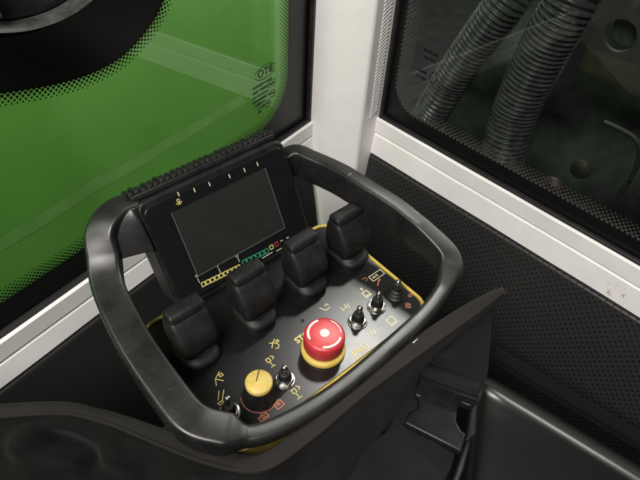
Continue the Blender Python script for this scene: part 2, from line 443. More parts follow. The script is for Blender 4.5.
# maker's stamp, mirrored because it is read from outside
def stamp(s, z, size, txt, M, yo, parent, rows, name='maker_stamp'):
    Mt = M @ Matrix(((-1, 0, 0, s), (0, 0, 1, yo), (0, 1, 0, z), (0, 0, 0, 1)))
    bm = text_bm(txt, size, Mt, .0001, 'CENTER', size*.02) if txt else bmesh.new()
    if txt:
        el = [(size*1.35*math.cos(2*PI*i/40), size*.62*math.sin(2*PI*i/40)) for i in range(41)]
        for seg in (el[2:19], el[22:39]): add_stroke(bm, seg, size*.06, Mt, .0001)
    for k, (x0, w, zz, h) in enumerate(rows):
        x = x0
        while x < x0+w:
            ww = random.choice((.6, .9, 1.2, .4))*h
            if random.random() < .86:
                add_stroke(bm, [(x, zz), (x+ww*.75, zz)], h, Mt, .0001)
                if random.random() < .5: add_stroke(bm, [(x+ww*.3, zz-h*.9), (x+ww*.3, zz+h*.9)], h*.35, Mt, .00015)
            x += ww
    return bm, Mt
s0, z0 = Lsz(264, 71, YG)
rows = [(-.016, .044, -.0165, .0022), (-.005, .033, -.0245, .0026), (-.005, .033, -.0325, .0018), (-.008, .036, -.0395, .0026), (.002, .024, -.0465, .0024), (.004, .016, -.0535, .0024), (.012, .005, -.060, .0026)]
bm, Mt = stamp(s0, z0, .0165, 'BTO', ML, YG+.0024, wl, rows)
add_stroke(bm, [(-.021, -.020), (-.007, -.020), (-.007, -.030), (-.021, -.030)], .0009, Mt, .0001, True)
for cx, cz in ((-.015, -.042), (-.004, -.054)):
    add_stroke(bm, [(cx+.0058*math.cos(a*PI/10), cz+.0058*math.sin(a*PI/10)) for a in range(20)], .0010, Mt, .0001, True)
    add_stroke(bm, [(cx-.003, cz), (cx+.003, cz+.001)], .0028, Mt, .0001)
add_stroke(bm, [(-.018, -.025), (-.010, -.025)], .0035, Mt, .0001)
obj('maker_stamp', bm, FRIT, wl, ML @ ML.inverted(), smooth=False)
bm = bmesh.new()
add_box(bm, (-.664, -.006, -.0935), (1.163, .007, .0055)); add_box(bm, (-.0865, -.006, .3), (.006, .007, .79))
obj('gasket', bm, GASKET, wl, ML, bevel=.001)

# right pane
wr = thing('window_pane', 'dark window pane with dotted border in front of the corrugated hoses', 'window', tuple(MR @ V((.7, YG, -.0865))), Ra)
bm = bmesh.new(); add_box(bm, (.716, YG, .31), (1.265, .004, .80)); obj('glass', bm, GLASS_R, wr, MR, smooth=False)
zi, si, rr = -.0560, .1045, .045
path = [(si, .69), (si, .3), (si, zi+rr)] + arcpts(si+rr, zi+rr, rr, 180, 270)[1:] + [(.4, zi), (.7, zi), (1.3, zi)]
outer = [(.086, .69), (.086, .3), (.086, zi+rr)] + [(.086, zi+rr-(rr+.034)*i/7) for i in range(1, 7)] + [(.086+(rr+.02)*i/8, -.089) for i in range(0, 8)] + [(.4, -.089), (.7, -.089), (1.3, -.089)]
bm = bmesh.new(); strip_poly(bm, outer, path, YG+.0025)
fr_ = obj('frit_border', bm, FRIT, wr, MR, smooth=False)
bm = bmesh.new(); add_dots(bm, path, 1, YG+.0026, 6, .0072, .0026, .0012)
obj('frit_dots', bm, mat('grey_frit', (.045, .047, .045), .5), fr_, MR, smooth=False)
s0, z0 = Rsz(431, 60, YG)
bm, Mt = stamp(s0, z0, .012, '', MR, YG+.0024, wr, [(-.012, .024, .012, .003), (-.010, .02, .002, .003), (.002, .014, -.022, .003), (.0, .018, -.032, .003)])
add_stroke(bm, [(-.012, -.012), (-.020, -.022), (-.012, -.034), (-.005, -.022)], .0012, Mt, .0001, True)
obj('maker_stamp', bm, FRIT, wr, MR @ MR.inverted(), smooth=False)
bm = bmesh.new()
add_box(bm, (.716, -.006, -.0842), (1.262, .007, .0055)); add_box(bm, (.0885, -.006, .3), (.006, .007, .79))
obj('gasket', bm, GASKET, wr, MR, bevel=.001)

# ------------------------------------------------------------------ round lamp in front of the left pane
def circle3(a, b, c):
    ax, ay = a; bx, by = b; cx, cy = c
    d = 2*(ax*(by-cy)+bx*(cy-ay)+cx*(ay-by))
    ux = ((ax*ax+ay*ay)*(by-cy)+(bx*bx+by*by)*(cy-ay)+(cx*cx+cy*cy)*(ay-by))/d
    uy = ((ax*ax+ay*ay)*(cx-bx)+(bx*bx+by*by)*(ax-cx)+(cx*cx+cy*cy)*(bx-ax))/d
    return ux, uy, math.hypot(ax-ux, ay-uy)
OFF = .06
cx, cz, cr_ = circle3(Lsz(0, 33, OFF), Lsz(58, 22, OFF), Lsz(93, 0, OFF))
Mlamp = ML @ Matrix.Translation(V((cx, YG, cz))) @ Matrix.Rotation(-PI/2, 4, 'X')
lamp = thing('round_lamp', 'round dark lamp housing with a worn grey metal rim on the window', 'lamp', tuple(ML @ V((cx, YG+.004, cz))), La)
bm = bmesh.new(); k = OFF-YG
add_lathe(bm, [(cr_*.72, .005), (cr_*1.02, .018), (cr_*1.10, k*.55), (cr_*1.06, k-.012), (cr_*.98, k-.016)], 64, M=Mlamp); obj('housing', bm, BLK, lamp, Matrix.Identity(4))
bm = bmesh.new()
add_lathe(bm, [(cr_*.965, k-.018), (cr_*1.012, k-.016), (cr_*1.014, k-.006), (cr_*1.0, k), (cr_*.980, k-.002), (cr_*.970, k-.010), (cr_*.965, k-.018)], 96, M=Mlamp, cap=False)
obj('rim', bm, LAMPM, lamp, Matrix.Identity(4))
bm = bmesh.new(); add_lathe(bm, [(cr_*.972, k-.019), (cr_*.955, k-.013), (cr_*.5, k-.010), (.001, k-.009)], 64, M=Mlamp, cap=False); obj('lens', bm, LENS, lamp, Matrix.Identity(4))
bm = bmesh.new(); px_ = Lsz(8, 24, OFF); dx = px_[0]-cx; 
add_box(bm, (dx-.004, 0, k-.007), (.007, cr_*1.74, .008), Mlamp); obj('divider', bm, LAMPM, lamp, Matrix.Identity(4), bevel=.001)

# ------------------------------------------------------------------ green bodywork outside the left pane
gb = thing('machine_body', 'bright green painted bodywork seen through the tinted window', 'machine body', tuple(ML @ V((-.6, -.35, -.45))), La)
bm = bmesh.new()
N1, N2 = 300, 30
def skin(s_, t):       # s_ along the wall, t = 0 low edge near the cab .. 1 high edge far away
    dy = -.10-.62*t-.05*math.sin((s_+.2)*3)*t+.30*max(0, s_-(.12+.66*(t-.304)))
    dz = -.62+1.25*t**1.15
    ridge = .012*math.exp(-((s_+.34)/.06)**2)+.01*math.exp(-((s_+1.0)/.1)**2)
    return V((s_, dy+ridge*.5, dz+ridge))
vg = [[bm.verts.new(skin(-2.6+2.98*i/N1, j/N2)) for j in range(N2+1)] for i in range(N1+1)]
for i in range(N1):
    for j in range(N2): bm.faces.new((vg[i][j], vg[i+1][j], vg[i+1][j+1], vg[i][j+1]))
obj('side_skin', bm, GREEN, gb, ML, angle=180, solid=.006)
# flat strip of paler green added along the skin
def hit_skin(x, y):
    best = None
    for k in range(3000):
        off = -.05-.8*k/3000; q = Lsz(x, y, off); t = (q[1]+.62)/1.25
        if t <= 0: continue
        t = min(1, t**(1/1.15)); d = abs(skin(q[0], t).y-off)
        if best is None or d < best[0]: best = (d, q[0], t)
    return best[1:]
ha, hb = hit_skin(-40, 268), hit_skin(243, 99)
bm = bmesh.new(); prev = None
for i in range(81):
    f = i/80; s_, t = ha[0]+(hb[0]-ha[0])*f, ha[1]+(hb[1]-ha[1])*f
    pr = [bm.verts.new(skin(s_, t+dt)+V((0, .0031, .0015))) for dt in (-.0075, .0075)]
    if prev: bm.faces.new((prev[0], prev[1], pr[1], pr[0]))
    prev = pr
obj('pale_strip', bm, mat('pale_green', (.165, .26, .095), .4, var=.1, vscale=20), gb, ML, angle=180)

# ------------------------------------------------------------------ engine bay outside the right pane
bm = bmesh.new(); rows = []
for j in range(9):
    z = -.45+.62*j/8
    rows.append([V((-.05+1.9*i/14, -.52+.10*noise.noise(V((i*.6, j*.9, 5.1)))+.03*(i % 3 == 0), z)) for i in range(15)])
bm, _ = grid_surface(rows, 4, 4)
tag(obj('engine_cover', bm, ENGINE, None, MR, solid=.006), 'dark uneven engine bay cover behind the corrugated hoses', 'engine cover')
def on_R(x, y, off):
    s, z = Rsz(x, y, -off); return V((s, -off, z))
# bracket plate with a hole
OB = .30
hc = on_R(621, 35, OB); hr = .026
outl = [on_R(*q, OB) for q in ((573, -40), (700, -40), (700, 97), (641, 96), (630, 92), (600, 58), (574, 30))]
bm = bmesh.new()
e = []
vs = [bm.verts.new(p) for p in outl]; e += [bm.edges.new((vs[i], vs[(i+1) % len(vs)])) for i in range(len(vs))]
hv = [bm.verts.new(hc+V((hr*math.cos(q*PI/16), 0, hr*math.sin(q*PI/16)))) for q in range(32)]
e += [bm.edges.new((hv[i], hv[(i+1) % 32])) for i in range(32)]
bmesh.ops.triangle_fill(bm, use_beauty=True, use_dissolve=False, edges=e)
br = thing('bracket_plate', 'grey steel bracket plate with one round hole beside the hoses', 'bracket', tuple(MR @ V((hc.x, -OB, hc.z-.15))), Ra)
obj('plate', bm, PLATE, br, MR, smooth=False, solid=.010)
Mh = Matrix.Translation(hc) @ Matrix.Rotation(PI/2, 4, 'X')
bm = bmesh.new(); add_lathe(bm, [(hr*1.02, .03), (hr*1.02, .036)], 32, M=Mh); obj('plug', bm, ENGINE, br, MR)

def hose(px, r, off, label):
    pts = [on_R(x, y, off+d) for x, y, d in px]
    path = catmull(pts, 40)
    # resample evenly
    out = [path[0]]; step = .0013; acc = 0
    for a, b in zip(path, path[1:]):
        L = (b-a).length; d = step-acc
        while d <= L: out.append(a.lerp(b, d/L)); d += step
        acc = (acc+L) % step
    bm = bmesh.new()
    prof = [0, .35, .8, 1.0, .8, .35]
    def sec(i):
        rr = r*(.83+.17*prof[i % 6]) ; return circ(rr, 28)
    out = out[:len(out)//6*6]
    add_sweep(bm, out, sec, ref=V((0, 1, 0)))
    o = obj('corrugated_hose', bm, HOSE, None, MR, angle=180)
    tag(o, label, 'hose', 'corrugated hoses outside the window'); return o
hose([(395, 165, .05), (432, 112, .0), (452, 78, .0), (477, 42, 0), (508, 0, 0), (530, -30, .02)], .0315, .11, 'thinner corrugated black hose, the one nearer the white pillar')
hose([(487, 215, .05), (503, 155, .0), (518, 105, .0), (543, 52, .0), (572, 0, .0), (590, -35, .02)], .037, .11, 'thicker corrugated black hose, the one nearer the bracket plate')
# small parts in the engine bay
bm = bmesh.new(); add_tube(bm, [on_R(x, y, .24) for x, y in ((596, 212), (618, 196), (634, 172), (640, 150), (632, 136), (604, 122))], .0045)
tag(obj('bent_pipe', bm, mat('dark_pipe', (.022, .024, .023), .6, var=.4, vscale=30), None, MR), 'thin bent grey pipe behind the window at the edge of the view', 'pipe')
bm = bmesh.new(); c = on_R(582, 168, .2); add_lathe(bm, [(.010, 0), (.017, .002), (.017, .008), (.012, .012)], 24, M=Matrix.Translation(c) @ Matrix.Rotation(-PI/2, 4, 'X'))
tag(obj('filler_cap', bm, mat('dull_brass', (.038, .033, .018), .6, .2, var=.4, vscale=80), None, MR), 'small dull yellow cap seen behind the dark window', 'cap')
bm = bmesh.new(); c = on_R(553, 187, .16); add_lathe(bm, [(.016, 0), (.022, .003), (.021, .010), (.014, .016)], 24, M=Matrix.Translation(c) @ Matrix.Rotation(-PI/2, 4, 'X'))
tag(obj('reflector', bm, mat('dull_red', (.032, .010, .0095), .5, var=.4, vscale=60), None, MR), 'small dull red round reflector behind the dark window', 'reflector')

# ================================================================== REMOTE CONTROL
YAW = math.radians(44); KO = V((.023, .2725, 0))
MK = Matrix.Translation(KO) @ Matrix.Rotation(YAW, 4, 'Z')
def k2w(p): return MK @ V(p)
MKi = MK.inverted()
def kpz(x, y, z): return MKi @ pz(x, y, z)
rc = thing('remote_control', 'black radio remote control with blank screen, four paddle levers and red stop button', 'remote control', (KO.x, KO.y, -.11), YAW)

# --- housing: yellow tray with dark belly
bm = bmesh.new(); add_prism(bm, rrect(-.1215, .1235, -.0105, .152, .020), -.040, -.0015); obj('housing', bm, YEL, rc, MK, bevel=.002)
bm = bmesh.new(); add_prism(bm, rrect(-.112, .114, .006, .144, .018), -.11, -.041); obj('belly', bm, BLK, rc, MK, bevel=.006, seg=3)
bm = bmesh.new(); rp = rrect(-.1200, .1220, -.0090, .1505, .0185)
add_sweep(bm, [V((x, y, -.0008)) for x, y in rp], [(-.0016, -.001), (-.0013, .0018), (0, .0025), (.0013, .0018), (.0016, -.001)], closed=True)
obj('rim', bm, YEL, rc, MK)
bm = bmesh.new(); add_prism(bm, rrect(-.1172, .1192, -.0062, .148, .016), -.0012, .0006); obj('control_panel', bm, PANEL, rc, MK, smooth=False)

# --- handle frame
scuff(HANDLE, [(tuple(kpz(412, 209, .079)), .020), (tuple(kpz(437, 232, .076)), .010), (tuple(kpz(352, 172, .080)), .018), (tuple(kpz(230, 432, .05)), .014)], (.30, .30, .29), (90, 320, 200), .75, .83)
RT = [tuple(kpz(*q)) for q in ((346, 183, .065), (335, 177, .064), (320, 170, .063), (305, 164, .064), (292, 159, .064))]
LT = [(-.075, .2080, .091), (-.0895, .2065, .0925), (-.1005, .2030, .0890), (-.1090, .1985, .0825), (-.1137, .1925, .0750), (-.1175, .1850, .0665)]
hp = [tuple(kpz(*q)) for q in ((258, 436, .036), (296, 419, .034), (330, 398, .034), (361, 374, .035), (400, 339, .039), (432, 309, .044))] + \
     [(.1370, -.0115, .051), (.1405, .014, .056), (.1385, .044, .060), tuple(kpz(395, 214, .063)), tuple(kpz(371, 199, .065))] + RT + [(.055, .208, .062), (0, .213, .066), (-.045, .2130, .080)] + LT + \
     [tuple(kpz(*q)) for q in ((108, 290, .056), (127, 330, .055), (142, 357, .053), (165, 390, .050), (183, 414, .047), (192, 423, .045), (203, 429, .043), (220, 433, .041), (238, 436, .038))]
hpath = catmull(hp, 14, True); nh = len(hpath)
for _ in range(60): hpath = [hpath[i]*.5+(hpath[i-1]+hpath[(i+1) % nh])*.25 for i in range(nh)]
def hsec(i):
    p = hpath[i]
    s = max(0, min(1, (p.x+.122)/.014)); s = s*s*(3-2*s)
    e = max(0, min(1, (.132-p.x)/.02)) if p.y < .0 else 0
    front = s*e if p.y < .0 else 0
    lf = max(0, min(1, (-.06-p.x)/.05)); rf = max(0, min(1, (p.x-.09)/.02))*max(0, min(1, (p.y+.012)/.05)); w = .0112+.0026*lf-.0022*rf-(.0036+.0026*lf)*front; h = .0110+.0010*lf+.0060*rf-(.0034+.001*lf)*front
    return rrect(-w, w, -h, h, .0036+.001*front, 4)
bm = bmesh.new(); add_sweep(bm, hpath, hsec, closed=True); obj('handle_frame', bm, HANDLE, rc, MK, angle=60)
# --- screen housing on the tilted plane
X0, WF, YB, ZB, HF, TF = -.0721, .1593, .1451, .015, .0967, math.radians(61.56)
MS = MK @ Matrix(((1, 0, 0, X0), (0, math.cos(TF), -math.sin(TF), YB), (0, math.sin(TF), math.cos(TF), ZB), (0, 0, 0, 1)))
MSi = MS.inverted(); S_n = MS.to_3x3() @ V((0, 0, 1))
def suv(x, y, off=0.0):
    p = MSi @ pp(x, y, MS @ V((0, 0, off)), S_n); return (p.x, p.y)
bm = bmesh.new(); add_prism(bm, rrect(-.004, WF+.004, -.014, HF+.006, .010), -.038, -.0016); obj('screen_housing', bm, BLK, rc, MS, bevel=.003, seg=3)
bz = rrect(.0, WF, -.006, HF-.001, .008)
bm = bmesh.new(); add_prism(bm, bz, -.0016, .0008); obj('bezel', bm, BEZEL, rc, MS, bevel=.0006)
sc = [(.0238, .0858), (.1322, .0795), (.1295, .0098), (.0252, .0165)]
scq = [suv(168, 210), suv(268, 170), suv(283, 232), suv(197, 272)]
sx0 = (scq[0][0]+scq[3][0])/2; sx1 = (scq[1][0]+scq[2][0])/2; sy1 = (scq[0][1]+scq[1][1])/2; sy0 = (scq[2][1]+scq[3][1])/2
bm = bmesh.new(); add_prism(bm, [(sx0, sy0), (sx1, sy0), (sx1, sy1), (sx0, sy1)], .0008, .0013); scr = obj('screen', bm, LCD, rc, MS, smooth=False)
bm = bmesh.new(); add_stroke(bm, [(sx0, sy1), (sx0, sy0), (sx1, sy0), (sx1, sy1)], .0006, MS @ Matrix.Translation(V((0, 0, .0010))), .0007)
o = obj('screen_edge', bm, EDGE, scr, Matrix.Identity(4), smooth=False)
# corrugated rubber bead along the top of the housing
bm = bmesh.new()
for i in range(26):
    x = .0+WF*i/25; add_box(bm, (x, HF+.011+.0016*noise.noise(V((i*.7, 0, 0))), -.022), (.0052, .008, .022), Matrix.Identity(4))
add_box(bm, (WF/2, HF+.009, -.022), (WF+.004, .006, .026))
obj('rubber_bead', bm, RUB, rc, MS, bevel=.0015)
# corner webs between screen housing and handle
for R_, bx in ((LT, -.0035),):
    bv = [HF+.004, HF-.006, .083, .074, .066, .058] + [.054]*(len(R_)-6)
    rows = []
    for (x, y, z), v_ in zip(R_, bv):
        i_ = len(rows); a = V((x, y, z+.0072*(1-(i_/(len(R_)-1))**2))); b = MKi @ (MS @ V((bx, v_, -.0012))); mid = (a+b)/2
        a = a+(V((b.x, b.y, a.z))-a).normalized()*.008; rows.append([a, a.lerp(b, .33), a.lerp(b, .66), b])
    bm, _ = grid_surface(rows, 4, 6); obj('corner_web', bm, HANDLE, rc, MK, angle=80, solid=.008)
bm = bmesh.new(); add_box(bm, (.0040, .165, -.012), (.126, .045, .045)); obj('screen_foot', bm, BLK, rc, MK, bevel=.006)

# --- prints around the screen
def symbol(strokes, c, s, m, M, parent=rc, w=.0007, name='symbol', lift=.0):
    bm = bmesh.new(); Mi = M @ Matrix.Translation(V((c[0], c[1], lift)))
    for st in strokes:
        closed = st[0] == 'c'; pts = [(x*s, y*s) for x, y in (st[1:] if closed else st)]
        add_stroke(bm, pts, w, Mi, .00035, closed)
    return obj(name, bm, m, parent, Matrix.Identity(4), smooth=False)
bm = bmesh.new(); Mz = MS @ Matrix.Translation(V((0, 0, .0008)))
for x, y in ((178, 194), (194, 190), (209, 184), (229, 176), (244, 170), (257, 164)):
    u, v = suv(x, y); add_stroke(bm, [(u, v-.0018), (u, v+.0018)], .0009, Mz)
obj('tick_marks', bm, CREAM, rc, Matrix.Identity(4), smooth=False)
u, v = suv(178, 201)
symbol([['c']+[(.4*math.cos(a*PI/6), .4*math.sin(a*PI/6)+.2) for a in range(12)], [(-.9, -.5), (.9, -.5)], [(-.5, -.9), (.5, -.9)], [(0, -.2), (0, -.5)]], (u, v), .0034, YMARK, MS, name='symbol', lift=.0008)
def boxes(p0, p1, n, m, sz):
    a, b = V(suv(*p0)), V(suv(*p1)); bm = bmesh.new()
    for i in range(n):
        c = a.lerp(b, i/(n-1)) if n > 1 else a
        add_stroke(bm, [(c.x-sz, c.y-sz*1.1), (c.x+sz, c.y-sz*1.1), (c.x+sz, c.y+sz*1.1), (c.x-sz, c.y+sz*1.1)], .0009, Mz, .0003, True)
    return obj('gauge_boxes', bm, m, rc, Matrix.Identity(4), smooth=False)
boxes((203, 284), (238, 267), 9, GAUGE, .0019)
boxes((244, 262), (266, 251), 6, GMARK, .0021)
boxes((271, 247), (271, 247), 1, YMARK, .0019)
boxes((276, 244), (276, 244), 1, RMARK, .0019)
bm = bmesh.new()
for x, y in ((198, 280), (219, 270), (238, 259)):
    bm = bmesh.new(); u, v = suv(x, y); add_stroke(bm, [(u, v-.0028), (u, v+.0018)], .0006, Mz)
    obj('gauge_tick', bm, WHITEMARK, rc, Matrix.Identity(4), smooth=False)
bm = bmesh.new()
for (x0, y0), (x1, y1) in (((247, 265), (256, 260)), ((262, 258), (272, 252)), ((276, 251), (281, 248)), ((280, 241), (282, 240)), ((286, 238), (288, 237)), ((289, 241), (292, 239)), ((284, 245), (287, 243))):
    add_stroke(bm, [suv(x0, y0), suv(x1, y1)], .0008, Mz)
obj('gauge_dashes', bm, WHITEMARK, rc, Matrix.Identity(4), smooth=False)
for ch, (x, y) in (('0', (196, 276)), ('5', (217, 266)), ('10', (236, 256))):
    u, v = suv(x, y); obj('gauge_number', text_bm(ch, .0042, MS @ Matrix.Translation(V((u, v, .0011))), .0001, 'CENTER'), WHITEMARK, rc, Matrix.Identity(4), smooth=False)

# --- paddle levers
def lever():
    root = bpy.data.objects.new('paddle_lever', None)
    return root
def body_bm():
    """closed loft: cross sections (half width x, y centre, half depth y, z, corner radius)"""
    fb = [(.0130, -.0100, .0150, .006), (.0148, -.0118, .0168, .0115), (.0170, -.0155, .0184, .019), (.0184, -.0178, .0192, .0270), (.0187, -.0162, .0192, .0345),
          (.0184, -.0108, .0186, .0420), (.0179, -.0046, .0174, .0490), (.0173, -.0010, .0162, .0525), (.0162, .0012, .0154, .0537), (.0160, .0012, .0152, .0545), (.0172, -.0010, .0154, .0556), (.0174, -.0002, .0152, .0590), (.0166, .0018, .0140, .0612), (.0144, .0045, .0112, .0620)]
    secs = [(w_, (f_+b_)/2, (b_-f_)/2, z_) for w_, f_, b_, z_ in fb]
    bm = bmesh.new(); rings = []
    for hw, yc, hd, z in secs:
        pts = rrect(-hw, hw, yc-hd, yc+hd, min(hw, hd)*.34, 5)
        rings.append([bm.verts.new((x, y, z + (.0010*math.cos(x/hw*1.4) if z > .05 else 0))) for x, y in pts])
    k = len(rings[0])
    for a, b in zip(rings, rings[1:]):
        for j in range(k): bm.faces.new((a[j], a[(j+1) % k], b[(j+1) % k], b[j]))
    bm.faces.new(rings[0][::-1]); bm.faces.new(rings[-1])
    return bm
def boot_bm():
    bm = bmesh.new()
    secs = [(.0168, -.001, .0208, .0004), (.0166, -.001, .0206, .0024), (.0170, -.0012, .0216, .0042), (.0178, -.0014, .0226, .0066), (.0176, -.0012, .0220, .0092), (.0160, -.0008, .0196, .0112), (.0142, 0, .0168, .0122), (.0138, 0, .0160, .0145)]
    rings = []
    for hw, yc, hd, z in secs:
        pts = rrect(-hw, hw, yc-hd, yc+hd, min(hw, hd)*.78, 7)
        rings.append([bm.verts.new((x, y, z)) for x, y in pts])
    k = len(rings[0])
    for a, b in zip(rings, rings[1:]):
        for j in range(k): bm.faces.new((a[j], a[(j+1) % k], b[(j+1) % k], b[j]))
    bm.faces.new(rings[0][::-1]); bm.faces.new(rings[-1])
    return bm
LX = (-.0885, -.0225, .0425, .1020)
first = None
for i, x in enumerate(LX):
    M = MK @ Matrix.Translation(V((x, .096, .0006)))
    if i == 0:
        lv = obj('paddle_lever', body_bm(), RUB, rc, M, angle=50)
        bt = obj('rubber_boot', boot_bm(), RUB, lv, M, angle=60)
        first = (lv, bt)
    else:
        lv = first[0].copy(); link(lv, rc, M); bt = first[1].copy(); link(bt, lv, M)

# --- toggle switches
def toggle(x, y, rubber=False, tilt=(0, 0), rot=0.0):
    M = MK @ Matrix.Translation(V((x, y, .0006))) @ Matrix.Rotation(rot, 4, 'Z')
    bm = bmesh.new()
    if rubber:
        add_lathe(bm, [(.0105, 0), (.0108, .002), (.0090, .0035), (.0092, .0055), (.0075, .007), (.0076, .009), (.0055, .0105), (.0052, .014)], 32)
        root = obj('toggle_switch', bm, RUB, rc, M)
    else:
        add_lathe(bm, [(.0098, 0), (.0098, .0008), (.0092, .0010)], 36)
        add_prism(bm, [(.0086*math.cos(q*PI/3), .0086*math.sin(q*PI/3)) for q in range(6)], .0011, .0040)
        add_lathe(bm, [(.0066, .0041), (.0066, .0056), (.0056, .0060)], 28)
        root = obj('toggle_switch', bm, CHROME, rc, M, bevel=.0004)
        bm = bmesh.new(); add_lathe(bm, [(.0060, .0055), (.0061, .0075), (.0055, .0110), (.0050, .0132), (.0036, .0140)], 28)
        obj('rubber_collar', bm, RUB, root, M)
    Ml = M @ Matrix.Translation(V((0, 0, .010))) @ Matrix.Rotation(tilt[0], 4, 'X') @ Matrix.Rotation(tilt[1], 4, 'Y')
    bm = bmesh.new(); add_lathe(bm, [(.0020, -.002), (.0021, .0035), (.0025, .0065), (.0030, .0095), (.0029, .0120), (.0020, .0135), (.0006, .0140)], 24)
    obj('lever', bm, CHROME, root, Ml)
toggle(-.0440, .0205, rot=.3)
toggle(-.0995, .0262, rot=.1, tilt=(-.15, .1))
toggle(.0510, .0252, rot=.2, tilt=(0, .06))
toggle(.0785, .0262, rot=.5)
toggle(.1055, .0250, True, tilt=(.05, -.1))

# --- rotary knob
MKn = MK @ Matrix.Translation(V((-.0700, .0228, .0006)))
bm = bmesh.new(); add_lathe(bm, [(.0152, 0), (.0152, .0014), (.0140, .0030), (.0119, .0195), (.0110, .0205)], 72, ribs=(36, .035)); kn = obj('rotary_knob', bm, BLK, rc, MKn, angle=30)
bm = bmesh.new(); add_lathe(bm, [(.0118, .0200), (.0118, .0232), (.0108, .0243), (.0001, .0245)], 48, cap=False); obj('knob_cap', bm, YCAP, kn, MKn, angle=50)
bm = bmesh.new(); add_stroke(bm, [(-.0015, .0015), (.0068, .0085)], .0009, MKn @ Matrix.Translation(V((0, 0, .0245))), .0002); obj('pointer_line', bm, FRIT, kn, Matrix.Identity(4), smooth=False)
bm = bmesh.new(); add_stroke(bm, [(.0165*math.cos(math.radians(a)), .0165*math.sin(math.radians(a))) for a in range(150, 300, 8)], .0008, MKn); 
obj('dial_arc', bm, OMARK, rc, Matrix.Identity(4), smooth=False)

# --- emergency stop
ME = MK @ Matrix.Translation(V((.0040, .0228, .0006)))
bm = bmesh.new(); add_lathe(bm, [(.0206, 0), (.0210, .0010), (.0210, .0034), (.0202, .0050), (.0184, .0058), (.0150, .0060)], 56); es = obj('emergency_stop', bm, YEL, rc, ME)
bm = bmesh.new(); add_lathe(bm, [(.0150, .0062), (.0158, .0072), (.0184, .0085), (.0190, .0110), (.0192, .0205), (.0189, .0238), (.0176, .0257), (.0150, .0265), (.0070, .0268), (.0001, .0269)], 64, cap=False); pb = obj('push_button', bm, RED, es, ME, angle=50)
bm = bmesh.new()
Mb = ME @ Matrix.Translation(V((0, 0, .0263)))
for a0, a1 in ((75, 165), (225, 300), (-35, 25)):
    pts = [(.0150*math.cos(math.radians(a0+(a1-a0)*i/14)), .0150*math.sin(math.radians(a0+(a1-a0)*i/14))) for i in range(15)]
    add_stroke(bm, pts, .0021 if a0 != -35 else .0009, Mb, .0006)
obj('turn_arrows', bm, mat('faded_white_print', (.58, .50, .47), .5, var=.2, vscale=300), pb, Matrix.Identity(4), smooth=False)
bm = bmesh.new(); add_lathe(bm, [(.0046, .0265), (.0044, .0274), (.0030, .0277), (.0001, .0278)], 28, cap=False); obj('centre_dot', bm, MATS['faded_white_print'], pb, ME)

# --- writing and symbols on the panel
Mp_ = MK @ Matrix.Translation(V((0, 0, .0006)))
def ptext(s, x, y, size, m, rot=0.0, bold=0.0, name='lettering'):
    return obj(name, text_bm(s, size, Mp_ @ Matrix.Translation(V((x, y, .0002))) @ Matrix.Rotation(rot, 4, 'Z'), .0001, 'LEFT', bold), m, rc, Matrix.Identity(4), smooth=False)
ptext('STOP', -.0105, .0455, .0088, LETTER, bold=.0002)
ptext('JMG', .0212, -.0002, .0108, LETTER, bold=0.0)
ptext('AUX', .1020, .0555, .0040, CREAM, name='lettering')
hook = [[(-.6, .8), (.2, .3), (.5, -.4), (.1, -.9), (-.4, -.7)], [(-.8, -.2), (-.2, .4), (.6, .9)], ['c', (.55, .1), (.95, .1), (.95, .5), (.55, .5)]]
boom = [[(-1, -.6), (-.2, -.6), (.9, .6)], [(-.6, -.2), (.3, .9)], ['c', (-.9, -1), (-.2, -1), (-.2, -.65), (-.9, -.65)]]
post = [['c', (-.5, .1), (.1, .1), (.1, .8), (-.5, .8)], [(-.2, .1), (-.2, -.9)], [(-.6, -.9), (.2, -.9)], [(.5, .9), (.9, .5), (.5, .2)]]
legs_ = [[(-.8, -.8), (-.3, .2), (.8, .8)], [(-.3, .2), (.4, -.8)], ['c', (.4, .0), (.9, .0), (.9, .4), (.4, .4)]]
frm = [['c', (-.7, -.6), (.7, -.6), (.7, .6), (-.7, .6)], [(-.9, -.9), (.9, -.9)]]
arrow2 = [[(-.7, -.5), (-.7, .5)], [(-.3, -.1), (.3, -.1), (.3, .6)], [(.6, -.6), (.9, .4)]]
def key(px, z=.0): p = kpz(px[0], px[1], z); return (p.x, p.y)
symbol(legs_, key((218, 379)), .0062, YMARK, Mp_, w=.00075)
symbol(boom, key((221, 397)), .0062, YMARK, Mp_, w=.00075)
symbol(hook, key((275, 345)), .0056, YMARK, Mp_, w=.00075)
symbol(post, key((271, 362)), .0056, YMARK, Mp_, w=.00075)
symbol(post, key((297, 393)), .0060, YMARK, Mp_, w=.00075)
symbol([['c', (-.8, -.7), (.8, -.7), (.8, .7), (-.8, .7)], [(-.3, 0), (.3, 0)], [(-.3, .25), (.3, .25)]], key((279, 405)), .0044, OMARK, Mp_, w=.0013)
symbol([['c', (-.9, -.6), (.9, -.6), (.9, .2), (-.9, .2)], [(-.4, .2), (.2, .8), (.8, .5)], [(-.4, -.2), (.4, -.2)]], key((263, 417)), .0046, OMARK, Mp_, w=.0012)
symbol([[(-.9, .6), (-.3, -.6), (.8, -.6)], [(.2, .3), (.8, .5), (.9, 0)]], key((325, 308)), .0052, CREAM, Mp_, w=.00075)
symbol(arrow2, key((345, 308)), .0052, CREAM, Mp_, w=.00075)
symbol(frm, key((366, 294)), .0046, CREAM, Mp_, w=.00075)
symbol([[(0, -.6), (0, .6)], [(-.3, .3), (0, .6), (.3, .3)]], key((362, 290)), .0036, CREAM, Mp_, w=.0007)
symbol(arrow2, key((371, 334)), .0052, CREAM, Mp_, w=.00075)
symbol(frm, key((391, 321)), .0058, CREAM, Mp_, w=.00075)
